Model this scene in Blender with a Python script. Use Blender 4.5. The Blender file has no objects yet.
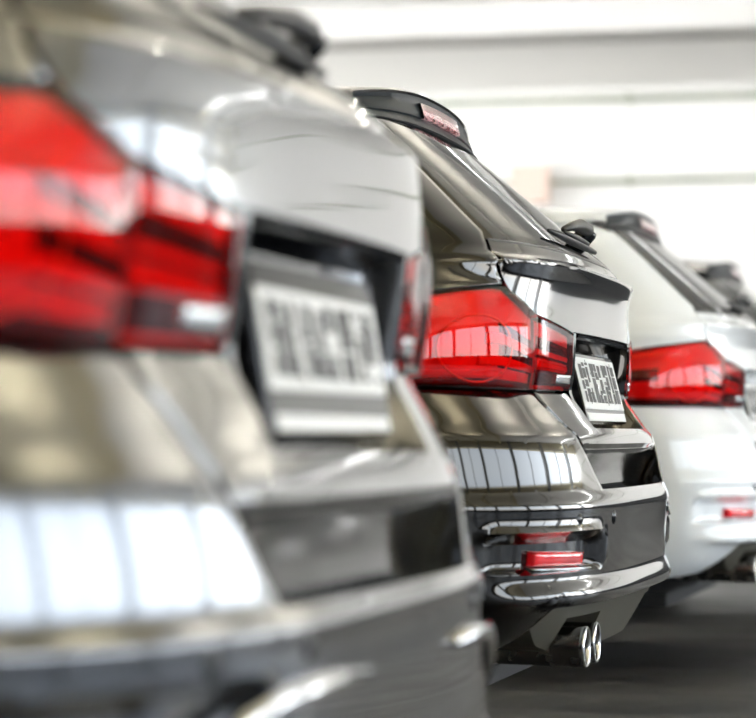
import bpy, bmesh, math, random
import numpy as np
from mathutils import Vector, Matrix
random.seed(7)
# ======================= SURFACE =======================
F_PX = 2800.0
YAW = math.radians(13.3)
PITCH = math.atan(76.0 / F_PX)
CAM_Z = 0.707
PI = math.pi

def pchip(xs, ys):
    xs = np.array(xs, float); ys = np.array(ys, float)
    h = np.diff(xs); d = np.diff(ys) / h
    m = np.zeros(len(xs))
    for i in range(1, len(xs) - 1):
        if d[i-1] * d[i] > 0:
            w1 = 2*h[i] + h[i-1]; w2 = h[i] + 2*h[i-1]
            m[i] = (w1 + w2) / (w1 / d[i-1] + w2 / d[i])
    m[0] = d[0]; m[-1] = d[-1]
    def f(x):
        x = min(max(x, xs[0]), xs[-1])
        i = int(min(max(np.searchsorted(xs, x) - 1, 0), len(h) - 1))
        t = (x - xs[i]) / h[i]
        return float((1+2*t)*(1-t)**2*ys[i] + t*(1-t)**2*h[i]*m[i] + t*t*(3-2*t)*ys[i+1] + t*t*(t-1)*h[i]*m[i+1])
    return f

# v = height of a point on the body; above 1.36 it runs on over the roof
V_XR = [(.20,-.20),(.28,-.12),(.34,-.050),(.40,-.016),(.44,-.009),(.50,-.005),(.55,-.002),(.572,0),(.585,-.004),
        (.60,-.011),(.63,-.019),(.66,-.025),(.69,-.032),(.708,-.038),(.72,-.050),(.75,-.072),(.79,-.096),
        (.83,-.090),(.87,-.088),(.905,-.087),(.93,-.0885),(.96,-.090),(1.0,-.086),(1.02,-.080),(1.033,-.077),(1.045,-.102),
        (1.06,-.115),(1.085,-.137),(1.10,-.155),(1.20,-.273),(1.30,-.392),(1.345,-.446),(1.37,-.490),(1.40,-.57),(1.46,-.75)]
V_W = [(.20,.80),(.28,.845),(.34,.87),(.45,.888),(.58,.895),(.70,.897),(.80,.902),(.90,.900),(.96,.888),(1.0,.868),
       (1.035,.845),(1.09,.805),(1.20,.735),(1.30,.668),(1.345,.625),(1.37,.57),(1.40,.42),(1.46,.0)]
V_Z = [(.20,.20),(1.30,1.30),(1.345,1.345),(1.37,1.377),(1.40,1.405),(1.46,1.428)]
V_L = [(.2,.36),(1.0,.36),(1.1,.28),(1.3,.18),(1.46,.22)]
V_XF = [(.20,-4.45),(.35,-4.58),(.50,-4.60),(.65,-4.56),(.75,-4.45),(.85,-4.15),(.95,-3.6),(1.0,-3.3),
        (1.2,-2.9),(1.345,-2.5),(1.40,-2.2),(1.46,-1.6)]
def tab(T): return pchip([a for a, b in T], [b for a, b in T])
fXR, fW, fZ, fL, fXF = tab(V_XR), tab(V_W), tab(V_Z), tab(V_L), tab(V_XF)
ZMAPS = {'sport': None,
         'plain': pchip([.20,.34,.46,.50,.575,.607,.66,.69,.705,.735,.79,.80,1.5],
                        [.20,.30,.42,.46,.525,.548,.61,.645,.663,.712,.785,.80,1.5])}
DX_PLAIN = pchip([.20,.34,.42,.50,.56,.80,.905,.93,.96,1.0,1.02,1.033,1.05,1.5], [.08,.035,.016,.006,0,0,.008,.0095,.0105,.006,-.001,-.005,0,0])
PEXP = 3.0
# nominal arclength -> theta
_th = np.linspace(0, PI/2, 4001)
_ny = 0.9 * np.sin(_th) ** (2/PEXP); _nx = 0.36 * np.cos(_th) ** (2/PEXP)
_s = np.concatenate([[0], np.cumsum(np.hypot(np.diff(_ny), np.diff(_nx)))])
QM = float(_s[-1])
def sincos(q):
    th = float(np.interp(q, _s, _th))
    return math.sin(th) ** (2/PEXP), max(math.cos(th), 0) ** (2/PEXP)
def S(q, v, zm=None):
    """point of the body for signed plan distance q from the centre line (left side negative), height v"""
    a = abs(q); sg = -1 if q < 0 else 1
    xr, w, L = fXR(v), fW(v), fL(v)
    z = fZ(v)
    if zm:
        z = zm(z); xr += DX_PLAIN(v)
    if a <= QM:
        sy, cx = sincos(a)
        x = xr - L + L * cx; y = w * sy
    else:
        x = xr - L - (a - QM); y = w
    if x < -0.5:                       # rear haunch, flatter doors
        bul = 0.012 * math.exp(-((x + 1.1) / .45) ** 2) * math.exp(-((v - .72) / .25) ** 2)
        y += bul
    if x < -3.9: y -= 0.05 * ((-3.9 - x) / .7) ** 2
    return np.array([x, sg * y, z])
def SN(q, v, zm=None):
    e = 1e-3
    a = S(q + e, v, zm) - S(q - e, v, zm); b = S(q, min(v + e, 1.4599), zm) - S(q, v - e, zm)
    n = np.cross(a, b); l = np.linalg.norm(n)
    return n / l if l > 1e-9 else np.array([0, 0, 1.0])
# ======================= END SURFACE =======================
scene = bpy.context.scene
COL = scene.collection
# ---------------------------------------------------------------- materials
def mat(name, color, metallic=0.0, rough=0.5, coat=0.0, coat_rough=0.03, ior=1.5, bump=None, spec=0.5):
    m = bpy.data.materials.new(name); m.use_nodes = True
    b = m.node_tree.nodes['Principled BSDF']
    b.inputs['Base Color'].default_value = (*color, 1); b.inputs['Metallic'].default_value = metallic
    b.inputs['Roughness'].default_value = rough; b.inputs['IOR'].default_value = ior
    b.inputs['Coat Weight'].default_value = coat; b.inputs['Coat Roughness'].default_value = coat_rough
    b.inputs['Specular IOR Level'].default_value = spec
    return m
def noise_mat(name, c1, c2, scale, rough=(.3, .5), metallic=0, bump=0.0, stretch=(1, 1, 1), coat=0, detail=4, coord='Object'):
    m = mat(name, c1, metallic, rough[0], coat); nt = m.node_tree; N = nt.nodes; L = nt.links
    b = N['Principled BSDF']; tc = N.new('ShaderNodeTexCoord'); mp = N.new('ShaderNodeMapping')
    mp.inputs['Scale'].default_value = stretch
    nz = N.new('ShaderNodeTexNoise'); nz.inputs['Scale'].default_value = scale; nz.inputs['Detail'].default_value = detail
    L.new(tc.outputs[coord], mp.inputs['Vector']); L.new(mp.outputs[0], nz.inputs['Vector'])
    r = N.new('ShaderNodeValToRGB'); r.color_ramp.elements[0].position = .35; r.color_ramp.elements[1].position = .65
    r.color_ramp.elements[0].color = (*c1, 1); r.color_ramp.elements[1].color = (*c2, 1)
    L.new(nz.outputs['Fac'], r.inputs['Fac']); L.new(r.outputs['Color'], b.inputs['Base Color'])
    mr = N.new('ShaderNodeMapRange'); mr.inputs['From Min'].default_value = .35; mr.inputs['From Max'].default_value = .65
    mr.inputs['To Min'].default_value = rough[0]; mr.inputs['To Max'].default_value = rough[1]
    L.new(nz.outputs['Fac'], mr.inputs['Value']); L.new(mr.outputs[0], b.inputs['Roughness'])
    if bump:
        bp = N.new('ShaderNodeBump'); bp.inputs['Strength'].default_value = bump; bp.inputs['Distance'].default_value = .01
        L.new(nz.outputs['Fac'], bp.inputs['Height']); L.new(bp.outputs[0], b.inputs['Normal'])
    return m
def paint(name, color, metallic, rough, flake=0.0, spec=.5):
    m = mat(name, color, metallic, rough, 1.0, 0.015, spec=spec); nt = m.node_tree; N = nt.nodes; L = nt.links
    b = N['Principled BSDF']
    if flake:
        tc = N.new('ShaderNodeTexCoord'); vo = N.new('ShaderNodeTexVoronoi'); vo.inputs['Scale'].default_value = 900
        L.new(tc.outputs['Object'], vo.inputs['Vector'])
        mx = N.new('ShaderNodeMix'); mx.data_type = 'RGBA'
        mx.inputs[6].default_value = (*color, 1); mx.inputs[7].default_value = (*[min(1, c * 1.6 + .01) for c in color], 1)
        mul = N.new('ShaderNodeMath'); mul.operation = 'MULTIPLY'; mul.inputs[1].default_value = flake
        L.new(vo.outputs['Distance'], mul.inputs[0]); L.new(mul.outputs[0], mx.inputs[0]); L.new(mx.outputs[2], b.inputs['Base Color'])
    return m
def glassy(name, tint, ior=1.5, rough=0.0, boost=1.0):
    m = bpy.data.materials.new(name); m.use_nodes = True; nt = m.node_tree; N = nt.nodes; L = nt.links
    N.remove(N['Principled BSDF']); out = N['Material Output']
    t = N.new('ShaderNodeBsdfTransparent'); t.inputs['Color'].default_value = (*tint, 1)
    g = N.new('ShaderNodeBsdfGlossy'); g.inputs['Roughness'].default_value = rough
    fr = N.new('ShaderNodeFresnel'); fr.inputs['IOR'].default_value = ior
    mx = N.new('ShaderNodeMixShader')
    ml = N.new('ShaderNodeMath'); ml.operation = 'MULTIPLY'; ml.inputs[1].default_value = boost
    L.new(fr.outputs[0], ml.inputs[0]); L.new(ml.outputs[0], mx.inputs[0]); L.new(t.outputs[0], mx.inputs[1]); L.new(g.outputs[0], mx.inputs[2])
    L.new(mx.outputs[0], out.inputs['Surface'])
    return m
def emis(name, color, strength):
    m = bpy.data.materials.new(name); m.use_nodes = True; b = m.node_tree.nodes['Principled BSDF']
    b.inputs['Base Color'].default_value = (.8, .8, .8, 1)
    b.inputs['Emission Color'].default_value = (*color, 1); b.inputs['Emission Strength'].default_value = strength
    return m
M = dict(
    black=paint('black_paint', (.010, .009, .0072), 1, .11, .3, 0.0),
    grey=paint('grey_metallic_paint', (.10, .104, .112), 1, .19, .5),
    white=paint('white_paint', (.84, .88, .91), 0, .35),
    satin=mat('satin_black_plastic', (.012, .013, .014), 0, .38),
    gloss=mat('gloss_black_plastic', (.004, .005, .006), 0, .08, 0, spec=.35),
    spoiler=mat('spoiler_plastic', (.011, .016, .020), 0, .36, spec=.10),
    dark=mat('underbody_plastic', (.010, .010, .010), 0, .7),
    diffuser=mat('diffuser_plastic', (.10, .095, .075), .4, .42, 0),
    chrome=mat('chrome', (.85, .86, .88), 1, .06),
    silver=mat('silver_trim', (.62, .63, .65), 1, .14, .5),
    steel=noise_mat('tailpipe_steel', (.22, .215, .21), (.30, .29, .28), 30, (.18, .3), 1),
    soot=mat('pipe_soot', (.01, .01, .01), 0, .8),
    lens=glassy('red_lens', (.96, .13, .12), 1.5, 0, 1.0),
    lampred=mat('lamp_red', (.90, .045, .035), 0, .28, .6),
    bar=mat('lamp_bar_red', (1.0, .06, .04), 0, .2, .5),
    lampdark=mat('lamp_dark_red', (.06, .004, .006), 0, .2, .4),
    lampamber=mat('lamp_amber', (1.0, .22, .05), 0, .3, .3),
    clear=mat('clear_reflector', (.90, .92, .95), .8, .25, .8),
    reflector=mat('red_reflector', (.75, .008, .015), 0, .15, 1),
    highlamp=noise_mat('high_brake_lamp', (.55, .03, .04), (.85, .60, .62), 60, (.08, .25), .2, 0, coat=1),
    glass=glassy('tinted_glass', (.20, .23, .23), 2.3),
    frit=mat('glass_border', (.05, .055, .056), 0, .12, .6),
    seat=noise_mat('seat_cloth', (.05, .05, .055), (.08, .08, .085), 60, (.8, .9)),
    shelf=noise_mat('load_cover', (.10, .105, .10), (.15, .155, .15), 40, (.7, .9)),
    rubber=noise_mat('tyre_rubber', (.012, .012, .012), (.02, .02, .02), 30, (.7, .85), bump=.2),
    alloy=mat('alloy_rim', (.55, .56, .58), 1, .25, .3),
    plate=mat('plate_white', (.82, .83, .82), 0, .35),
    ink=mat('plate_black', (.008, .008, .009), 0, .4),
    badgeblue=mat('badge_blue', (.05, .22, .55), 0, .2, 1),
    badgewhite=mat('badge_white', (.85, .87, .88), 0, .2, 1),
)
# ---------------------------------------------------------------- objects
def mesh_obj(name, verts, faces, material, parent=None, smooth=True, weld=0.0, sharp=None):
    me = bpy.data.meshes.new(name)
    bm = bmesh.new()
    vs = [bm.verts.new(tuple(map(float, v))) for v in verts]
    for f in faces:
        try: bm.faces.new([vs[i] for i in f])
        except ValueError: pass
    if weld: bmesh.ops.remove_doubles(bm, verts=bm.verts, dist=weld)
    bmesh.ops.dissolve_degenerate(bm, edges=bm.edges, dist=1e-6)
    for f in bm.faces: f.smooth = smooth
    if sharp:
        a = math.radians(sharp)
        for e in bm.edges:
            if len(e.link_faces) == 2 and e.calc_face_angle(0) > a: e.smooth = False
    bm.to_mesh(me); bm.free()
    me.materials.append(material)
    o = bpy.data.objects.new(name, me); COL.objects.link(o)
    if parent: o.parent = parent
    return o
class Geo:
    def __init__(s): s.v = []; s.f = []
    def grid(s, rows, flip=False, closed=False):
        b = len(s.v); n = len(rows[0])
        for r in rows: s.v += [tuple(p) for p in r]
        for i in range(len(rows) - 1):
            for j in range(n if closed else n - 1):
                k = (j + 1) % n
                q = (b+i*n+j, b+i*n+k, b+(i+1)*n+k, b+(i+1)*n+j)
                s.f.append(q[::-1] if flip else q)
    def box(s, lo, hi):
        x0, y0, z0 = lo; x1, y1, z1 = hi; b = len(s.v)
        s.v += [(x0,y0,z0),(x1,y0,z0),(x1,y1,z0),(x0,y1,z0),(x0,y0,z1),(x1,y0,z1),(x1,y1,z1),(x0,y1,z1)]
        s.f += [tuple(b+i for i in q) for q in ((0,3,2,1),(4,5,6,7),(0,1,5,4),(1,2,6,5),(2,3,7,6),(3,0,4,7))]
    def obox(s, c, ux, uy, uz, hx, hy, hz, r=0.0):
        """oriented box, centre c, half sizes, edges chamfered by r"""
        c, ux, uy, uz = map(np.array, (c, ux, uy, uz)); b = len(s.v)
        rings = [(-hz, r), (-hz + r, 0), (hz - r, 0), (hz, r)] if r else [(-hz, 0), (hz, 0)]
        n = 8 if r else 4
        for z, ins in rings:
            X, Y = hx - ins, hy - ins
            if r: pts = [(X-r,-Y),(X,-Y+r),(X,Y-r),(X-r,Y),(-X+r,Y),(-X,Y-r),(-X,-Y+r),(-X+r,-Y)]
            else: pts = [(X,-Y),(X,Y),(-X,Y),(-X,-Y)]
            s.v += [tuple(c + ux*px + uy*py + uz*z) for px, py in pts]
        for i in range(len(rings) - 1):
            for j in range(n):
                k = (j+1) % n
                s.f.append((b+i*n+j, b+i*n+k, b+(i+1)*n+k, b+(i+1)*n+j))
        s.f.append(tuple(b+j for j in range(n))[::-1]); s.f.append(tuple(b+(len(rings)-1)*n+j for j in range(n)))
    def tube(s, pts, rad, n=10, cap=True):
        pts = [np.array(p, float) for p in pts]; rows = []
        for i, p in enumerate(pts):
            d = pts[min(i+1, len(pts)-1)] - pts[max(i-1, 0)]; d /= np.linalg.norm(d)
            u = np.cross(d, (0, 0, 1.0));
            if np.linalg.norm(u) < .1: u = np.cross(d, (1.0, 0, 0))
            u /= np.linalg.norm(u); w = np.cross(d, u); r = rad[i] if isinstance(rad, (list, tuple)) else rad
            rows.append([p + r*(math.cos(2*PI*k/n)*u + math.sin(2*PI*k/n)*w) for k in range(n)])
        b = len(s.v); s.grid(rows, closed=True)
        if cap:
            s.f.append(tuple(range(b, b+n))[::-1]); e = b + (len(pts)-1)*n; s.f.append(tuple(range(e, e+n)))
    def lathe(s, prof, c, axis, n=32):
        """prof: (radius, along) about axis at c"""
        a = np.array(axis, float); a /= np.linalg.norm(a)
        u = np.cross(a, (0, 0, 1.0)) if abs(a[2]) < .9 else np.array((1.0, 0, 0)); u /= np.linalg.norm(u); w = np.cross(a, u); c = np.array(c, float)
        rows = [[c + a*t + r*(math.cos(2*PI*k/n)*u + math.sin(2*PI*k/n)*w) for k in range(n)] for r, t in prof]
        s.grid(rows, closed=True)
    def obj(s, name, m, parent=None, smooth=True, weld=0.0, sharp=None): return mesh_obj(name, s.v, s.f, m, parent, smooth, weld, sharp)

def lin(a, b, n): return [a + (b-a)*i/(n-1) for i in range(n)]
def sstep(a, b, x):
    t = min(max((x-a)/(b-a), 0), 1); return t*t*(3-2*t)
def itp(xs, ys): return lambda x: float(np.interp(x, xs, ys))

def patch(g, QV, S_, T_, disp=None, zm=None, skirts='LRBT', depth=.014, lift=0.0, flip=False, edge_depth=None):
    """surface patch: QV(s,t)->(q,v); S_ and T_ sample lists; skirts turn the panel edge inwards"""
    rows = []
    ed = edge_depth or {}
    def P(s_, t_, extra=0.0):
        q, v = QV(s_, t_)
        d = (disp(q, v) if disp else 0.0) + lift + extra
        p = S(q, v, zm)
        return p + SN(q, v, zm) * d if abs(d) > 1e-7 else p
    tl = [(t, 0) for t in T_]; sl = [(s_, 0) for s_ in S_]
    eps = .0025
    if 'B' in skirts: tl = [(T_[0], ed.get('B', depth)), (T_[0], eps)] + tl[1:]
    if 'T' in skirts: tl = tl[:-1] + [(T_[-1], eps), (T_[-1], ed.get('T', depth))]
    if 'L' in skirts: sl = [(S_[0], ed.get('L', depth)), (S_[0], eps)] + sl[1:]
    if 'R' in skirts: sl = sl[:-1] + [(S_[-1], eps), (S_[-1], ed.get('R', depth))]
    for t, dt in tl:
        rows.append([P(s_, t, -max(dt, ds)) for s_, ds in sl])
    g.grid(rows, flip=flip)
def dense_ends(n, e=.012):
    l = lin(0, 1, n); return [0, e] + l[1:-1] + [1-e, 1]

# ------------------------- outlines on the body, in (q, v)
qLID = itp([.605,.69,.79,.93,.98,1.02,1.068], [.44,.52,.598,.622,.73,.782,.776])      # tailgate half width
qGL = itp([1.072,1.20,1.335], [.768,.785,.80])                                          # rear window half width
LAMP_IN, LAMP_SPLIT, LAMP_OUT = .375, .598, 1.19
G = .004                                                                                 # half of a panel gap
vLT_IN = itp([.375,.60], [.900,.928])                # top edge of the lamp on the lid
vLT_OUT = itp([.60,.735,.85,1.0,1.19], [.928,.982,.975,.955,.905])
vLB = itp([.33,.6,1.0,1.19], [.792,.79,.797,.83])
XB = -.73                                            # bumper ends here on the flank
def q_at_x(v, x): return QM + (fXR(v) - fL(v)) - x
WHEELS = (-1.10, -3.87); RW = .325; RA = .352

def seat_back(g, c, w, h):
    g.obox(c, (1,0,0), (0,1,0), (0,0,1), .06, w/2, h/2, .03)

def build_car(paint_m, variant='sport'):
    zm = ZMAPS[variant]
    root = bpy.data.objects.new('estate_car', None); COL.objects.link(root)
    # ---- body shell: roof, flanks, bonnet
    g = Geo()
    vs = []
    vlist = lin(.22, .79, 22) + lin(.80, 1.0, 16) + lin(1.01, 1.07, 7) + lin(1.085, 1.335, 14) + [1.345, 1.352, 1.36, 1.37, 1.38, 1.39, 1.40, 1.41, 1.42, 1.43, 1.44, 1.45, 1.4599]
    def q_in(v):
        if v <= .79: return q_at_x(v, XB) + G
        if v <= .905: return LAMP_OUT + G + .0 if v > .80 else q_at_x(.79, XB) + G
        if v <= .985:                                 # along the lamp's top edge
            return float(np.interp(v, [.905,.955,.975,.984], [1.19,1.0,.85,.737])) + G
        if v <= 1.07: return qLID(v) + G
        if v <= 1.336: return qGL(v) + G
        return 0.0
    for sg in (-1, 1):
        rows = []
        for v in vlist:
            qi = q_in(v); qs = q_at_x(v, fXF(v) + fL(v))
            qi = min(qi, qs - .01)
            row = []
            dd = [(.016, 0), (.002, 0), (0, .003)]
            tight = lin(0, .35, 22)
            base = [(0, qi + a) for a in tight if v < 1.336 or True]
            rest = lin(qi + .35, max(qs, qi + .36), 72)[1:]
            pts = ([(d, qi + dq) for d, dq in dd] if qi > 0 else [(0, 0), (0, .001), (0, .002)]) + base[1:] + [(0, r) for r in rest]
            for d, q in pts:
                p = S(sg * q, v, zm)
                if d: p = p - SN(sg * q, v, zm) * d
                row.append(p)
            # front end: quarter superellipse
            w = abs(row[-1][1]); xs = row[-1][0]; z = row[-1][2]; Lf = fL(v) * 1.2
            for k in range(1, 17):
                th = PI/2 * (1 - k/16)
                row.append(np.array([xs - Lf * max(math.cos(th), 0) ** (2/2.6), sg * w * max(math.sin(th), 0) ** (2/2.6), z]))
            rows.append(row)
        g.grid(rows, flip=(sg > 0))
    o = g.obj('body_shell', paint_m, root, weld=.0008)
    bm = bmesh.new(); bm.from_mesh(o.data)            # wheel arches
    for wx in WHEELS:
        kill = [f for f in bm.faces if (lambda c: abs(c.y) > .6 and math.hypot(c.x - wx, c.z - RW) < RA)(f.calc_center_median())]
        bmesh.ops.delete(bm, geom=kill, context='FACES')
        for v_ in bm.verts:
            if v_.is_boundary and abs(v_.co.y) > .6:
                d = math.hypot(v_.co.x - wx, v_.co.z - RW)
                if abs(d - RA) < .07 and v_.co.z > .23:
                    v_.co.x = wx + (v_.co.x - wx) * RA / d; v_.co.z = RW + (v_.co.z - RW) * RA / d
    bm.to_mesh(o.data); bm.free()
    # ---- floor pan and inner shell closing the gaps
    g = Geo()
    for sg in (-1, 1):
        rows = []
        for v in (.21, .40, .60, .80, .95, 1.04):
            rows.append([S(sg*q, v, zm) * np.array([1, 1, 1]) - np.array([.13, 0, 0]) - np.array([0, sg * .09 * min(1, q/.5), 0]) for q in lin(0, 4.5 if v < .9 else 3.6, 60)])
        g.grid(rows, flip=sg > 0)
    g.box((-4.3, -.66, .20), (-.30, .66, .24)); g.box((-3.2, -.70, .98), (-.30, .70, 1.03))
    g.obj('underbody', M['dark'], root, smooth=False)
    for wx in WHEELS:
        for sg in (-1, 1):
            g = Geo(); g.lathe([(RA + .004, -.005 ), (RA + .004, -.28), (.02, -.28)], (wx, sg * .885, RW), (0, sg, 0), 40)
            g.obj('wheel_arch_liner', M['dark'], root)
    # ---- cabin seen through the rear window
    g = Geo(); g.box((-1.6, -.62, 1.02), (-.33, .62, 1.04)); g.obj('load_cover', M['shelf'], root, smooth=False)
    for y in (-.45, 0, .45):
        g = Geo(); seat_back(g, (-1.62, y, 1.04), .36, .12); seat_back(g, (-1.64, y, 1.16), .24, .13); g.obj('headrest', M['seat'], root, smooth=False)
    # ---- tailgate
    g = Geo()
    def dispL(q, v):
        a = abs(q); d = 0.0
        k = 1 - sstep(.335, .351, a)
        if .722 < v < .906:
            d -= k * float(np.interp(v, [.722,.730,.80,.885,.900,.906], [0,.046,.036,.060,.058,0]))
        if v < .69:
            d -= float(np.interp(v, [.605,.62,.64,.66,.68,.69], [.066,.062,.052,.036,.012,0])) * (1 - .55*sstep(.40, .52, a))
        return d
    Vl = [.605,.607,.61,.62,.635,.65,.665,.68,.686,.69,.695,.70,.71,.72,.724,.728,.732,.74,.76,.775,.79]
    Vm = lin(.80, .88, 9) + [.886,.892,.897,.900,.902,.904,.906]
    Qc = lin(-.30, .30, 31); Qc = [-.3715,-.365,-.358,-.3515,-.347,-.343,-.339,-.334,-.327,-.315] + Qc + [.315,.327,.334,.339,.343,.347,.3515,.358,.365,.3715]
    NL = len(Vl)
    VV = Vl + Vm
    patch(g, lambda s_, t_: (s_, t_), Qc, VV, dispL, zm, skirts='B', depth=.03)
    for sg in (-1, 1):
        sl = [0] + lin(.02, .98, 16) + [1]
        patch(g, lambda s_, t_: (sg * (.3715 + (qLID(t_) - G - .3715) * s_), t_), sl, Vl[:-1] + [.788], dispL, zm,
              skirts='RBT', depth=.03, flip=sg < 0)
    # upper skin, from the plate recess lip to the window
    def vb(a):
        if a < .3716: return .906
        if a < .62: return vLT_IN(min(a, .60)) + G
        return float(np.interp(a, [.62, .73, .775], [.93, .98, 1.02]))
    qs = sorted(set([round(x, 4) for x in lin(0, .33, 17) + [.345, .3515, .358, .365, .3715, .376] + lin(.385, .60, 14) + lin(.61, .785, 15)]))
    qs = [-x for x in qs[::-1] if x > 0] + qs
    def QVu(s_, t_):
        v = vb(abs(s_)) + (1.068 - vb(abs(s_))) * t_
        a = min(abs(s_), (qLID(v) - G)) if abs(s_) > .6 else abs(s_)
        return (math.copysign(a, s_), v)
    patch(g, QVu, qs, dense_ends(34), None, zm, skirts='LRBT', depth=.02)
    tg = g.obj('tailgate', paint_m, root, weld=.0006, sharp=35)
    for a0, a1 in ((-.3515, .3515),):                # gloss black lower strip of the tailgate
        g = Geo()
        patch(g, lambda s_, t_: (s_ * (qLID(t_) - .012), t_), lin(-1, 1, 61), lin(.609, .684, 14), dispL, zm, skirts='LRBT', depth=.004, lift=.0018)
        g.obj('lower_strip', M['gloss'], tg)
    # rear window with black border
    g = Geo()
    tt = dense_ends(20)
    patch(g, lambda s_, t_: (s_ * (qGL(1.072 + .27*t_) - .0), 1.072 + .27*t_), lin(-1, 1, 49), tt, None, zm, skirts='LRBT', depth=.01, lift=-.001)
    rw = g.obj('rear_window', M['glass'], tg)
    g = Geo()
    for sg in (-1, 1):
        patch(g, lambda s_, t_: (sg * ((qGL(1.072+.265*t_)) * (1 - .13*(1-s_))), 1.072 + .265*t_), lin(0, 1, 6), lin(0, 1, 14), None, zm, skirts='', lift=-.006, flip=sg < 0)
    patch(g, lambda s_, t_: (s_ * .66, 1.072 + .035*t_), lin(-1, 1, 33), lin(0, 1, 4), None, zm, skirts='', lift=-.006)
    patch(g, lambda s_, t_: (s_ * .69, 1.30 + .04*t_), lin(-1, 1, 33), lin(0, 1, 4), None, zm, skirts='', lift=-.006)
    g.obj('window_border', M['frit'], tg)
    g = Geo()                                      # seal line round the window
    patch(g, lambda s_, t_: (s_ * .768, 1.0695 + .004*t_), lin(-1, 1, 49), [0, 1], None, zm, skirts='BT', depth=.006, lift=.001)
    g.obj('window_seal', M['satin'], tg)
    # chrome grip bar above the plate and its shadowed inside
    g = Geo(); rows = []
    for q in lin(-.315, .315, 41):
        p = S(q, .903, zm); rows.append([p + np.array(d) for d in ((-.055,0,-.022),(-.010,0,-.007),(-.004,0,-.003),(-.003,0,.001),(-.04,0,.002))])
    g.grid(rows); g.obj('grip_strip', M['gloss'], tg, smooth=False)
    # ---- number plate with holder
    c0 = S(0, .865, zm); c1 = S(0, .735, zm)
    dx = -.062
    top = np.array([c0[0] - .040, 0, c0[2]]); bot = np.array([c1[0] - .034, 0, c1[2]])
    up = top - bot; ln = np.linalg.norm(up); up /= ln
    nrm = np.cross((0, 1.0, 0), up); nrm = nrm if nrm[0] > 0 else -nrm
    cc = (top + bot) / 2 + nrm * .004
    g = Geo(); g.obox(cc, (0, 1, 0), up, -np.cross(up, (0,1.0,0)) if False else nrm, .268, ln/2 + .006, .007, .003); pf = g.obj('plate_holder', M['gloss'], root, smooth=False)
    g = Geo(); g.obox(cc + nrm*.0075 + up*.009, (0, 1, 0), up, nrm, .258, .054, .0015, .0008); g.obj('number_plate', M['plate'], pf, smooth=False)
    g = Geo(); g.obox(cc + nrm*.0075 - up*(ln/2 - .006), (0, 1, 0), up, nrm, .250, .0085, .0012, .0006); g.obj('holder_strip', M['plate'], pf, smooth=False)
    g = Geo(); rnd = random.Random(11 if variant == 'sport' else 5)   # broken, unreadable characters
    W_, H_ = .258, .054; base = cc + nrm*.0096 + up*.009
    glyphs = ["#..#.#..#.####.#..#", "##.#", ""]
    def cell(u0, v0, u1, v1, lift=.0004):
        b = len(g.v); g.v += [tuple(base + np.array((0, 1.0, 0))*a + up*b_ + nrm*lift) for a, b_ in ((u0,v0),(u1,v0),(u1,v1),(u0,v1))]
        g.f.append((b, b+1, b+2, b+3))
    for k, (u0, w0) in enumerate(((-.235,.014),(-.195,.020),(-.150,.014),(-.095,.030),(-.040,.018),(.005,.024),(.060,.016),(.095,.020),(.145,.016),(.185,.028))):
        v = -.040
        while v < .040:
            h = rnd.uniform(.014, .034)
            if rnd.random() < .88: cell(u0 + rnd.uniform(-.003, .004), v, u0 + w0 + rnd.uniform(.006, .022), min(v + h, .043))
            if rnd.random() < .4: cell(u0 + w0, v, u0 + w0 + rnd.uniform(.008, .025), v + rnd.uniform(.005, .010), .0006)
            v += h + rnd.choice((0, .002, .004))
    for k in range(60):
        a, b_ = rnd.uniform(-.245, .235), rnd.uniform(-.048, .044); sz = rnd.uniform(.003, .006)
        cell(a, b_, a + sz * 1.4, b_ + sz, .0008)
    g.obj('plate_characters', M['ink'], pf, smooth=False)
    # ---- bumper
    g = Geo()
    def pocket(q, v):
        a = abs(q); d = 0.0; lipk = .2 if zm else 1.0
        # reflector pocket
        ka = sstep(.47, .52, a) * (1 - sstep(.86, .93, a)); kv = sstep(.452, .462, v) * (1 - sstep(.505, .528, v))
        d -= .030 * ka * kv
        if not zm: d += .009 * math.exp(-((v - .533) / .007) ** 2) * ka + .006 * math.exp(-((a - .462) / .010) ** 2) * sstep(.46, .475, v) * (1 - sstep(.515, .535, v))
        # proud lower lip
        kb = (1 - sstep(.80, .92, a)) * sstep(.392, .399, v) * (1 - sstep(.408, .446, v))
        d += .019 * kb * lipk
        d -= .010 * (1 - sstep(.382, .392, v)) * (1 - sstep(.60, .9, a))
        return d
    VB = lin(.24, .385, 8) + [.39,.395,.40,.405,.409,.413,.42,.428,.434,.438,.442,.446,.452,.456,.460,.465,.475,.485,.495,.505,.512,.52,.53,.54,.55,.558,.565,.572,.578,.585,.592,.598,.603]
    def cut(a):                                   # lower edge: raised over the tailpipes and the diffuser
        return float(np.interp(a, [0,.30,.335,.36,.56,.585,.66,.78,1.0,1.5], [.385]*7 + [.30,.285,.27])) if variant else .3
    qb = sorted(set([round(x, 4) for x in lin(0, .44, 23) + lin(.45, .60, 16) + lin(.61, .95, 30) + lin(.96, 1.25, 16)]))
    qb = qb + [1.25 + (.01) * k for k in range(1, 60)]
    def QVb(s_, t_):
        a = abs(s_); v0 = cut(a)
        v = v0 + (t_ - .24) * (.45 - v0) / (.45 - .24) if t_ < .45 else t_
        a = min(a, q_at_x(v, XB))
        return (math.copysign(a, s_), v)
    patch(g, QVb, [-x for x in qb[::-1] if x > 0] + qb, VB, pocket, zm, skirts='B', depth=.03)
    Vs = [.603,.606,.612,.62,.63,.64,.65,.66,.67,.68,.69,.70,.706,.712,.72,.73,.74,.75,.76,.77,.78,.788]
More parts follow.
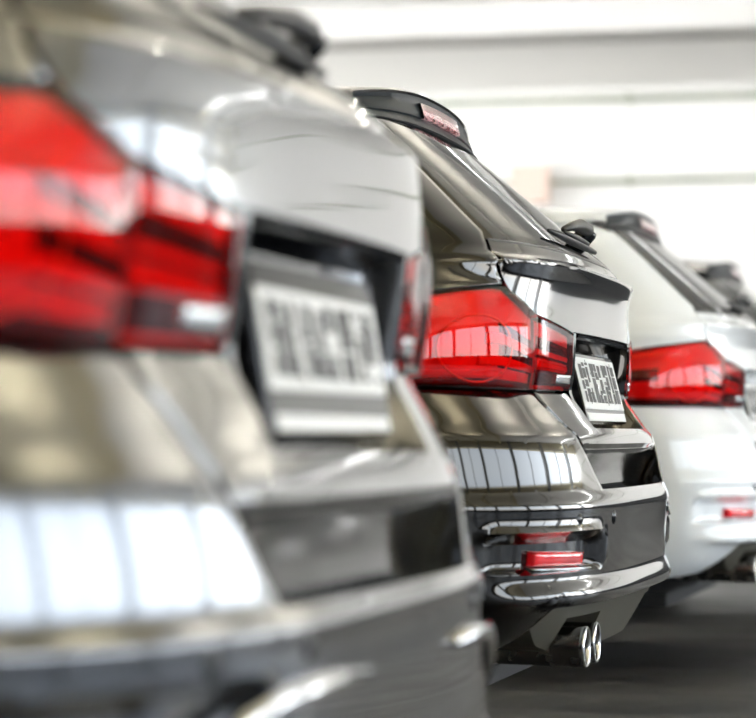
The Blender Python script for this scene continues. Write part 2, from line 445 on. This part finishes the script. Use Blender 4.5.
    for sg in (-1, 1):
        sl = [0] + lin(.006, 1, 60)
        def QVs(s_, t_):
            q0 = qLID(max(t_, .605)) + G; q1 = q_at_x(t_, XB)
            return (sg * (q0 + (q1 - q0) * s_), min(t_, vLB(q0 + (q1 - q0) * s_) - .005) if t_ > .75 else t_)
        patch(g, QVs, sl, Vs, None, zm, skirts='LRT', depth=.014, edge_depth={'L': .05}, flip=sg < 0)
    rows = []                                     # ledge under the tailgate
    for q in lin(-.46, .46, 47):
        p = S(q, .603, zm); rows.append([p, p + np.array([-.004, 0, .0015]), p + np.array([-.03, 0, .004]), p + np.array([-.11, 0, .006])])
    g.grid(rows, flip=True)
    bp = g.obj('rear_bumper', paint_m, root, weld=.0008, sharp=40)
    # lower silver or black strip on the lip
    for sg in (-1, 1):
        for q in (.40, .62):
            c = S(sg*q, .548, zm); n = SN(sg*q, .548, zm)
            g = Geo(); g.lathe([(0,.003),(.009,.003),(.0105,.001),(.0135,.0012),(.0145,-.004)], c, n, 20); g.obj('parking_sensor', M['gloss'], bp)
    # fog reflectors
    for sg in (-1, 1):
        g = Geo()
        patch(g, lambda s_, t_: (sg*(.548 + .215*s_), (.460 if not zm else .40) + .006*s_ + .026*t_), lin(0, 1, 14), lin(0, 1, 5), None, zm, skirts='LRBT', depth=.02, lift=-.012, flip=sg < 0)
        g.obj('reflector', M['reflector'], bp)
        g = Geo()
        patch(g, lambda s_, t_: (sg*(.48 + .29*s_), (.452 if not zm else .392) + .006*s_ + .004*t_), lin(0, 1, 14), lin(0, 1, 3), None, zm, skirts='LRBT', depth=.02, lift=-.008, flip=sg < 0)
        g.obj('reflector_trim', M['silver'], bp)
    if variant == 'plain':
        for sg in (-1, 1):
            g = Geo()
            pts = [(.22,.505),(.35,.507),(.50,.500),(.58,.485),(.64,.455),(.67,.42)]
            g.tube([S(sg*a, b, zm) + SN(sg*a, b, zm)*.004 for a, b in pts], [.006]+[.012]*4+[.006], 10)
            g.obj('chrome_trim', M['chrome'], bp)
    # diffuser
    g = Geo()
    def dv(a, t):
        top_, bot_ = .388, float(np.interp(a, [0,.28,.305,.325,.57,.59,.66,.76], [.285,.285,.31,.362,.362,.30,.315,.385]))
        return bot_ + (top_ - bot_) * t
    qd = [x for x in lin(0, .28, 13)] + [.305,.315,.325] + lin(.35, .55, 8) + [.57,.58,.59] + lin(.61, .76, 8)
    rows = []
    qd2 = [-x for x in qd[::-1] if x > 0] + qd
    for t in (-.35, 0, .06, .3, .6, .9, 1.0):
        r = []
        for q in qd2:
            v = dv(abs(q), max(t, 0)); p = S(q, v, zm); top_p = S(q, .388, zm)
            x = top_p[0] - .012 - (.388 - v) * .55
            if t < 0: x -= .10
            if t == 1.0: x -= .0
            r.append(np.array([x - max(abs(q)-.6, 0)*.05, p[1], p[2]]))
        rows.append(r)
    g.grid(rows); g.obj('diffuser', M['diffuser'], bp, sharp=30)
    g = Geo()
    rows = []
    for q in qd2:
        p = S(q, .392, zm); rows.append([p + np.array((dx_, 0, dz_)) for dx_, dz_ in ((-.03,-.004),(-.001,-.005),(.003,-.001),(.0,.003),(-.03,.004))])
    g.grid(rows); g.obj('diffuser_edge', M['gloss'], bp, sharp=30)
    # tailpipes
    for sg in ((-1,) if variant == 'sport' else (-1,)):
        for y in (-.51, -.385):
            zc = .305 if not zm else .285
            g = Geo(); g.lathe([(.034,-.30),(.038,-.22),(.0385,-.01),(.0385,0)], (-.052, y, zc), (1, 0, -.02), 36)
            tp = g.obj('tailpipe', M['steel'], root)
            g = Geo(); g.lathe([(.0385,-.006),(.0400,-.002),(.0395,.003),(.0375,.005),(.0355,.003),(.0345,-.004)], (-.052, y, zc), (1, 0, -.02), 36); g.obj('pipe_rim', M['chrome'], tp)
            g = Geo(); g.lathe([(.0348,-.004),(.034,-.10),(.0,-.10)], (-.052, y, zc), (1, 0, -.02), 24); g.obj('pipe_bore', M['soot'], tp)
    g = Geo(); g.tube([(-.42,-.62,.34),(-.42,.15,.34)], .085, 16); g.obj('silencer', M['dark'], root)
    # ---- tail lamps
    for sg in (-1, 1):
        lamp = None
        # outer lamp
        g = Geo()
        def QVo(s_, t_, d0=0, d1=0):
            a = LAMP_SPLIT + .002 + (LAMP_OUT - LAMP_SPLIT - .002) * s_
            return (sg*a, vLB(a) + (vLT_OUT(a) - vLB(a)) * t_)
        patch(g, QVo, dense_ends(36), dense_ends(16), lambda q, v: .003 + .016*max(0, 1 - ((v-.845)/.13)**2)*sstep(.60,.70,abs(q)), zm, skirts='LRBT', depth=.02, flip=sg < 0)
        lamp = g.obj('tail_light', M['lens'], root, sharp=50)
        def inner(name, m, a0, a1, t0, t1, dep, side='o', n=24, wall=.0, kids=lamp, bend=0.0):
            dep *= .36; wall = .006
            gg = Geo()
            def QQ(s_, t_):
                a = a0 + (a1 - a0) * s_
                if side == 'o': lo, hi = vLB(a), vLT_OUT(a)
                else: lo, hi = vLB(a), vLT_IN(a)
                tq = t0 + (t1 - t0) * t_ + bend * math.sin(PI * s_)
                return (sg*a, lo + (hi - lo) * tq)
            patch(gg, QQ, dense_ends(n), dense_ends(5, .05), None, zm, skirts='LRBT', depth=dep + (wall or .012), lift=0, flip=sg < 0,
                  ) if dep == 0 else patch(gg, QQ, dense_ends(n), dense_ends(5, .05), lambda q, v: -dep, zm, skirts='LRBT', depth=wall or .012, flip=sg < 0)
            return gg.obj(name, m, kids)
        inner('lamp_housing', M['lampred'], LAMP_SPLIT + .004, LAMP_OUT - .006, .02, .98, .030)
        inner('lamp_base', M['lampdark'], LAMP_SPLIT + .004, LAMP_OUT - .02, .01, .085, .014)
        inner('dark_wedge', M['lampdark'], .93, 1.17, .40, .62, .024)
        inner('dark_panel', M['lampdark'], LAMP_SPLIT + .006, .735, .20, .66, .024, n=10)
        inner('light_bar', M['bar'], LAMP_SPLIT + .008, .78, .43, .54, .014, n=12)
        inner('light_bar', M['bar'], LAMP_SPLIT + .008, .80, .22, .32, .012, n=12)
        inner('lower_light_bar', M['bar'], .72, 1.12, .10, .17, .012, n=20)
        inner('turn_signal', M['lampamber'], .90, 1.14, .84, .93, .018, n=14)
        # ring of the round reflector
        g = Geo()
        pts = []
        for k in range(41):
            a_ = 2*PI*k/40; q = .80 + .10*math.cos(a_); v = .865 + .062*math.sin(a_)
            pts.append(S(sg*q, v, zm) - SN(sg*q, v, zm)*.004)
        g.tube(pts, .0022, 6, cap=False); g.obj('reflector_ring', M['lampamber'], lamp)
        # lamp part on the tailgate
        g = Geo()
        def QVi(s_, t_):
            a = LAMP_IN + .003 + (LAMP_SPLIT - .004 - LAMP_IN - .003) * s_
            lo, hi = vLB(a), vLT_IN(a)
            # rounded lower inner corner
            r_ = .018; da = a - LAMP_IN
            if da < r_: lo += r_ - math.sqrt(max(r_*r_ - (r_-da)**2, 0))
            return (sg*a, lo + (hi - lo) * t_)
        patch(g, QVi, dense_ends(24), dense_ends(14), lambda q, v: .003, zm, skirts='LRBT', depth=.02, flip=sg < 0)
        li = g.obj('tailgate_light', M['lens'], root, sharp=50)
        inner('lamp_housing', M['lampred'], LAMP_IN + .005, LAMP_SPLIT - .006, .02, .98, .028, side='i', kids=li)
        inner('dark_panel', M['lampdark'], LAMP_IN + .012, LAMP_SPLIT - .01, .46, .76, .020, side='i', kids=li)
        inner('light_bar', M['bar'], LAMP_IN + .02, LAMP_SPLIT - .01, .50, .58, .012, side='i', kids=li)
        inner('light_bar', M['bar'], LAMP_IN + .02, LAMP_SPLIT - .01, .33, .42, .010, side='i', kids=li)
        inner('lamp_base', M['lampdark'], LAMP_IN + .012, LAMP_SPLIT - .01, .07, .30, .018, side='i', kids=li)
        g = Geo()
        patch(g, lambda s_, t_: (sg*(.390 + .10*s_), .806 + .017*t_), dense_ends(8), dense_ends(4), None, zm, skirts='LRBT', depth=.012, lift=.0042, flip=sg < 0)
        g.obj('reversing_light', M['clear'], li)
        inner('lamp_frame', M['gloss'], LAMP_IN + .003, LAMP_SPLIT - .003, .0, 1.0, .034, side='i', kids=li)
    # ---- roof spoiler
    ys = [.60 * math.sin(PI/2 * k / 24) for k in range(-24, 25)]
    def sp(y):
        a = abs(y) / .60
        xt = -.448 - .060 * a**3; zt = 1.412 - .045 * a**2.2
        e = 1 - sstep(.93, 1.0, a)
        q = abs(y) / .62 * .60 if True else 0
        zb = 1.336 - .014 * a**2
        pb = S(math.copysign(min(abs(y)*1.30, .85), y), 1.336, None)
        xb = pb[0] + .006
        xt = xb + (xt - xb) * (.35 + .65*e); zt = zb + (zt - zb) * (.55 + .45*e)
        return xt, zt, xb, zb
    g = Geo(); rows = []
    for y in ys:
        xt, zt, xb, zb = sp(y)
        rows.append([(xt, y, zt - .006), (xt - .003, y, zt - .016), (xt*.55 + xb*.45 - .004, y, zt*.55 + zb*.45), (xt*.3 + xb*.7 - .005, y, zt*.3 + zb*.7), (xt*.22 + xb*.78 - .010, y, zt*.26 + zb*.74),
                     (xb, y, zb), (xb - .01, y, zb - .006), (xb - .06, y, zb + .0), (xb - .07, y, zt - .03)])
    g.grid(rows); sface = g.obj('roof_spoiler', M['spoiler'], root, sharp=50)
    g = Geo(); rows = []
    for y in ys:
        xt, zt, xb, zb = sp(y); a = abs(y)/.60
        zr = 1.430 - .045 * a**2.2
        rows.append([(xt - .010, y, zt - .010), (xt + .001, y, zt - .008), (xt + .003, y, zt - .003), (xt - .002, y, zt + .001), (xt - .05, y, zt + .004), (xt - .12, y, zt + .009), (xt - .20, y, zt*.3 + zr*.7 + .004), (xt - .28, y, zr), (xt - .34, y, zr - .02)])
    g.grid(rows); g.obj('spoiler_top', paint_m, sface, sharp=50)
    g = Geo(); rows = []
    for k in range(21):
        y = -.19 + .36*k/20; xt, zt, xb, zb = sp(y); e = 1 - abs(k/10 - 1)**6
        row = []
        for t in (-.02, .0, .5, 1.0, 1.02):
            f = .30 + .42 * t; off = .006 if 0 <= t <= 1 else -.006
            row.append((xt + (xb - xt)*f - .004 + off, y, zt + (zb - zt)*f + off*.2))
        rows.append(row)
    g.grid(rows, flip=True); g.obj('high_brake_light', M['highlamp'], sface)
    # ---- rear wiper
    piv = S(.12, 1.112, zm); n = SN(.0, 1.115, zm)
    e1 = S(-.36, 1.098, zm)
    g = Geo()
    path = [piv + n*.034 + np.array([0,.012,0]), piv + n*.040, S(.03,1.115,zm) + n*.040, S(-.08,1.112,zm) + n*.034, S(-.20,1.106,zm) + n*.024]
    g.tube(path, [.012,.014,.015,.010,.006], 12); wp = g.obj('rear_wiper', M['satin'], root)
    g = Geo(); g.lathe([(0,.045),(.018,.044),(.021,.036),(.021,-.01)], piv + np.array([0,.02,0]), n, 24); g.obj('wiper_pivot', M['gloss'], wp)
    g = Geo()
    bl = [S(q, v, zm) + SN(q, v, zm)*.012 for q, v in ((.13,1.086),(.02,1.090),(-.10,1.095),(-.22,1.100),(-.34,1.104))]
    g.tube(bl, [.005,.008,.010,.008,.004], 8)
    g.tube([p + n*.010 for p in bl[1:4]], [.004,.007,.004], 8)
    g.obj('wiper_blade', M['satin'], wp)
    # ---- side glass
    for sg in (-1, 1):
        for a0, a1 in ((-.80, -1.28), (-1.34, -2.10), (-2.16, -2.95)):
            g = Geo()
            def QW(s_, t_):
                v = 1.0 + .285*t_
                x0 = a0 - (.10*t_ if a0 == -.80 else 0); x1 = a1 + (.28*t_ if a1 == -2.95 else 0)
                return (sg * q_at_x(v, x0 + (x1-x0)*s_), v)
            patch(g, QW, dense_ends(14), dense_ends(10), None, zm, skirts='LRBT', depth=.01, lift=.003, flip=sg < 0)
            g.obj('side_window', M['gloss'], root)
        g = Geo(); g.obox((-2.85, sg*.97, 1.02), (1,0,0), (0,1,0), (0,0,1), .05, .10, .055, .02); g.obj('door_mirror', paint_m, root)
        for x in (-1.55, -2.55):
            g = Geo(); P_ = S(sg * q_at_x(.93, x), .93, zm)
            g.tube([P_ + np.array((d, sg*o_, 0)) for d, o_ in ((.09,-.005),(.07,.028),(-.07,.028),(-.09,-.005))], .009, 8); g.obj('door_handle', paint_m, root)
        # headlamps and front wheels are out of the photograph's sight, kept simple
        g = Geo(); g.obox((-4.42, sg*.62, .70), (1,0,0), (0,1,0), (0,0,1), .12, .17, .055, .02); g.obj('headlight', M['clear'], root)
    # ---- wheels
    for wx in WHEELS:
        for sg in (-1, 1):
            c = (wx, sg*.775, RW)
            g = Geo(); g.lathe([(.235,-.10),(.29,-.115),(.315,-.10),(.322,-.06),(.322,.06),(.315,.10),(.29,.112),(.235,.10)], c, (0, sg, 0), 48); wh = g.obj('wheel', M['rubber'], root)
            g = Geo(); g.lathe([(.236,.10),(.238,.085),(.215,.06),(.215,-.09),(.0,-.09)], c, (0, sg, 0), 40); g.obj('rim', M['alloy'], wh)
            for k in range(5):
                a = 2*PI*k/5; g = Geo()
                for d in (-.10, .10):
                    dir_ = np.array([math.cos(a + d), 0, math.sin(a + d)]); tan = np.array([-math.sin(a + d), 0, math.cos(a + d)])
                    g.obox(np.array(c) + dir_*.13 + np.array([0, sg*.062, 0]), dir_, tan, (0, 1, 0), .105, .012, .012, .004)
                g.obj('spoke', M['alloy'], wh, smooth=False)
            g = Geo(); g.lathe([(0,.08),(.035,.078),(.05,.06),(.05,.0)], c, (0, sg, 0), 24); g.obj('hub_cap', M['alloy'], wh)
    return root
def kids(o): return [c for c in bpy.data.objects if c.parent == o]
def copy_tree(o, parent=None, old=None, new=None):
    c = o.copy(); COL.objects.link(c)
    if parent: c.parent = parent
    for i, sl in enumerate(c.material_slots):
        if sl.material == old: sl.link = 'OBJECT'; sl.material = new
    for ch in kids(o): copy_tree(ch, c, old, new)
    return c
def tag(o, label, cat, group=None):
    o['label'] = label; o['category'] = cat
    if group: o['group'] = group
GRP = 'estate cars parked side by side'
car2 = build_car(M['black'], 'sport'); car2.location = (-.79, 5.78, 0)
tag(car2, 'glossy black estate car with twin chrome tailpipes, in sharp focus between grey and white cars', 'car', GRP)
car3 = copy_tree(car2, None, M['black'], M['white']); car3.location = (-.775, 8.9, 0)
tag(car3, 'white estate car with red tail lights, parked just beyond the black one', 'car', GRP)
car4 = copy_tree(car2, None, M['black'], M['grey']); car4.location = (-.775, 11.55, 0)
tag(car4, 'farthest estate car, only its dark roof spoiler and wiper showing past the white one', 'car', GRP)
car1 = build_car(M['grey'], 'plain'); car1.location = (-.67, 3.0, 0)
tag(car1, 'metallic grey estate car closest to view, badly out of focus', 'car', GRP)

# ---------------------------------------------------------------- the parking hall
X0, X1, Y0, Y1, H = -10.0, 8.0, -9.0, 21.0, 3.68
def struct(o): o['kind'] = 'structure'; return o
m_floor = noise_mat('polished_asphalt', (.028, .028, .027), (.048, .047, .046), .9, (.34, .5), 0, .04, (1, 3, 1))
m_floor.node_tree.nodes['Principled BSDF'].inputs['Specular IOR Level'].default_value = .15
m_wall = noise_mat('white_wall_paint', (.80, .79, .77), (.84, .83, .81), .5, (.6, .8))
m_ceil = noise_mat('cream_ceiling_paint', (.82, .815, .79), (.86, .855, .83), .4, (.7, .85))
m_ybeam = noise_mat('gold_reflecting_beam', (.66, .58, .36), (.72, .64, .42), .6, (.6, .8))  # yellow tint put in so unseen beams reflect gold in the cars
m_col = noise_mat('column_concrete', (.22, .23, .24), (.30, .31, .32), 2.0, (.7, .9))
m_pipe = noise_mat('grey_green_pipe', (.30, .33, .26), (.38, .40, .32), 3, (.4, .6))
m_joint = mat('wall_joint', (.55, .54, .50), 0, .8)
def box(name, lo, hi, m, parent=None):
    g = Geo(); g.box(lo, hi); return g.obj(name, m, parent, smooth=False)
struct(box('floor', (X0, Y0, -.2), (X1 + .3, Y1, 0), m_floor))
m_near = noise_mat('gold_reflecting_ceiling', (.80, .74, .56), (.84, .78, .60), .4, (.7, .85))  # unseen near ceiling tinted yellow to give the car shoulders gold reflections
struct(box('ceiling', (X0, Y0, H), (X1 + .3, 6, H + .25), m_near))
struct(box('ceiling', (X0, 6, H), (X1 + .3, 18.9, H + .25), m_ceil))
m_greyc = noise_mat('dimmed_ceiling', (.44, .43, .41), (.50, .49, .47), .4, (.7, .85))  # greyer colour dims the over-bright far strip and its beam
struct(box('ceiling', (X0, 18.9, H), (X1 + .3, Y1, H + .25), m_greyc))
struct(box('wall_far', (X0, Y1, -.2), (X1 + .3, Y1 + .25, H + .25), m_wall))
m_darkrefl = noise_mat('dark_reflection_paint', (.018, .018, .019), (.03, .03, .031), 1.5, (.5, .7))  # dark tone chosen for what the cars' low panels mirror
struct(box('added_dado_far', (X0, Y1 - .03, 0), (X1, Y1, 1.15), m_darkrefl))  # dark band added out of view to keep bumper reflections dark
struct(box('added_dado_left', (X0, Y0, 0), (X0 + .03, 12, 1.15), m_darkrefl))
struct(box('wall_back', (X0, Y0 - .25, -.2), (X1 + .3, Y0, H + .25), m_darkrefl))
struct(box('wall_left', (X0 - .25, Y0, -.2), (X0, 12, H + .25), m_wall))   # open beyond this, added to let daylight onto the far wall
struct(box('wall_right', (X1, Y0, 0), (X1 + .25, Y1, .88), m_darkrefl))
struct(box('trim_1', (X1, Y0, H - .5), (X1 + .25, Y1, H), m_ybeam))
y = Y0 + .5; k = 0
while y < Y1:
    k += 1
    o = box('pillar', (X1 - .15, y, .0), (X1 + .25, y + .42, H), m_col); tag(o, 'grey concrete pillar standing in the open side of the hall', 'pillar', 'pillars along the open side')
    y += 5.2
g = Geo()
y = Y0 + 3.3
while y < Y1:
    o = box('window_post', (X1 + .02, y, .7), (X1 + .12, y + .09, H - .5), m_col); tag(o, 'thin upright post between two pillars of the open side', 'post', 'posts along the open side')
    y += 5.2
k = 0
for y in (-6, -2, 2, 6, 10, 19):
    k += 1
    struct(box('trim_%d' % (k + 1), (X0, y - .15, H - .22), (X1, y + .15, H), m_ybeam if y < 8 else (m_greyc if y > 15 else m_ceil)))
# pipes along the far wall
for z, r, lab in ((3.25, .022, 'upper thin grey green pipe running along the far white wall'), (2.63, .018, 'lower thin grey pipe running along the far white wall')):
    g = Geo(); g.tube([(X0 + .1, Y1 - .05, z - .01), (X1 - .1, Y1 - .05, z + .01)], r, 10); o = g.obj('pipe', m_pipe); tag(o, lab, 'pipe', 'pipes on the far wall')
    for x in lin(X0 + 1, X1 - 1, 9):
        c = Geo(); c.box((x - .02, Y1 - .09, z - .035), (x + .02, Y1 - .001, z + .03)); c.obj('pipe_clip', m_pipe, o, smooth=False)
m_box = mat('faded_red_paint', (.74, .58, .50), 0, .6)
o = box('hose_box', (-3.88, Y1 - .24, 2.46), (-3.60, Y1 - .08, 2.74), m_box)
tag(o, 'small faded reddish box on the lower pipe of the far white wall', 'box')
# fill lights, added out of view to brighten the ceiling
m_tube = emis('fill_tube', (1, .93, .80), 150)
m_case = mat('fill_case', (.8, .8, .78), 0, .5)
i = 0
for x in (-6.5, -1.8, 2.6):
    for y in (-4, 0, 4, 8, 12):
        r_ = bpy.data.objects.new('ceiling_fill', None); COL.objects.link(r_); r_.location = (x, y, H)
        tag(r_, 'added unseen trough light below the ceiling, brightening it from beneath', 'fill light', 'added fill lights under the ceiling')
        g = Geo(); g.box((-.11, -.75, -.87), (.11, .75, -.855)); g.box((-.11, -.75, -.855), (-.10, .75, -.79)); g.box((.10, -.75, -.855), (.11, .75, -.79))
        g.obj('fill_trough', m_case, r_, smooth=False)
        g = Geo(); g.tube([(0, -.70, -.83), (0, .70, -.83)], .02, 10); g.obj('fill_tube', m_tube, r_)
        for yy in (-.74, .74): box('hanger', (-.006, yy - .006, -.86), (.006, yy + .006, 0), m_case, r_)
m_wash = emis('wall_fill_tube', (.96, .98, 1), 60)  # wash lights added out of view to brighten the far wall
for x in lin(-9, 7, 9):
    r_ = bpy.data.objects.new('wall_fill', None); COL.objects.link(r_); r_.location = (x, 17.2, H)
    tag(r_, 'added unseen trough light under the ceiling, brightening the far white wall', 'wall light', 'added fill lights before the far wall')
    g = Geo(); g.box((-.75, -.10, -.20), (.75, .06, -.185)); g.box((-.75, -.10, -.185), (.75, -.09, -.09)); g.obj('fill_trough', m_case, r_, smooth=False)
    for xx in (-.6, .6): box('hanger', (xx - .006, .04, -.19), (xx + .006, .052, 0), m_case, r_)
    g = Geo(); g.tube([(-.70, 0, -.13), (.70, 0, -.13)], .02, 10); g.obj('fill_tube', m_wash, r_)
# ---------------------------------------------------------------- world
w = bpy.data.worlds.new('daylight'); scene.world = w; w.use_nodes = True
nt = w.node_tree; N = nt.nodes; L = nt.links; bg = N['Background']
tc = N.new('ShaderNodeTexCoord'); sx = N.new('ShaderNodeSeparateXYZ'); L.new(tc.outputs['Generated'], sx.inputs[0])
rp = N.new('ShaderNodeValToRGB'); e = rp.color_ramp.elements
mr = N.new('ShaderNodeMapRange'); mr.inputs['From Min'].default_value = -1; mr.inputs['From Max'].default_value = 1
L.new(sx.outputs['Z'], mr.inputs['Value']); L.new(mr.outputs[0], rp.inputs['Fac'])
e[0].position = .0; e[0].color = (.95, .94, .90, 1); e[1].position = 1; e[1].color = (.45, .62, 1.0, 1)
for p, c in ((.485, (.95, .95, .92, 1)), (.505, (1.0, .97, .92, 1)), (.56, (.85, .93, 1.0, 1))):
    n_ = rp.color_ramp.elements.new(p); n_.color = c
L.new(rp.outputs['Color'], bg.inputs['Color']); bg.inputs['Strength'].default_value = 3.9
sun = bpy.data.lights.new('sun', 'SUN'); sun.energy = 3; sun.angle = math.radians(2); sun.color = (1, .9, .75)
so = bpy.data.objects.new('sun', sun); COL.objects.link(so)
so.rotation_euler = Vector((-.55, .35, -.75)).to_track_quat('-Z', 'Y').to_euler()
# ---------------------------------------------------------------- camera
cam = bpy.data.cameras.new('camera'); co = bpy.data.objects.new('camera', cam); COL.objects.link(co)
co.location = (0, 0, CAM_Z)
co.rotation_euler = (math.radians(90) + PITCH, 0, YAW)
cam.sensor_width = 36; cam.lens = 36 * F_PX / 756; cam.clip_start = .05; cam.clip_end = 200
cam.dof.use_dof = True; cam.dof.focus_distance = 5.75; cam.dof.aperture_fstop = (cam.lens / 1000) / .036
scene.camera = co
scene.view_settings.view_transform = 'Standard'; scene.view_settings.look = 'None'
scene.view_settings.gamma = 1; scene.view_settings.exposure = 1.15
scene.cycles.max_bounces = 10; scene.cycles.transparent_max_bounces = 16
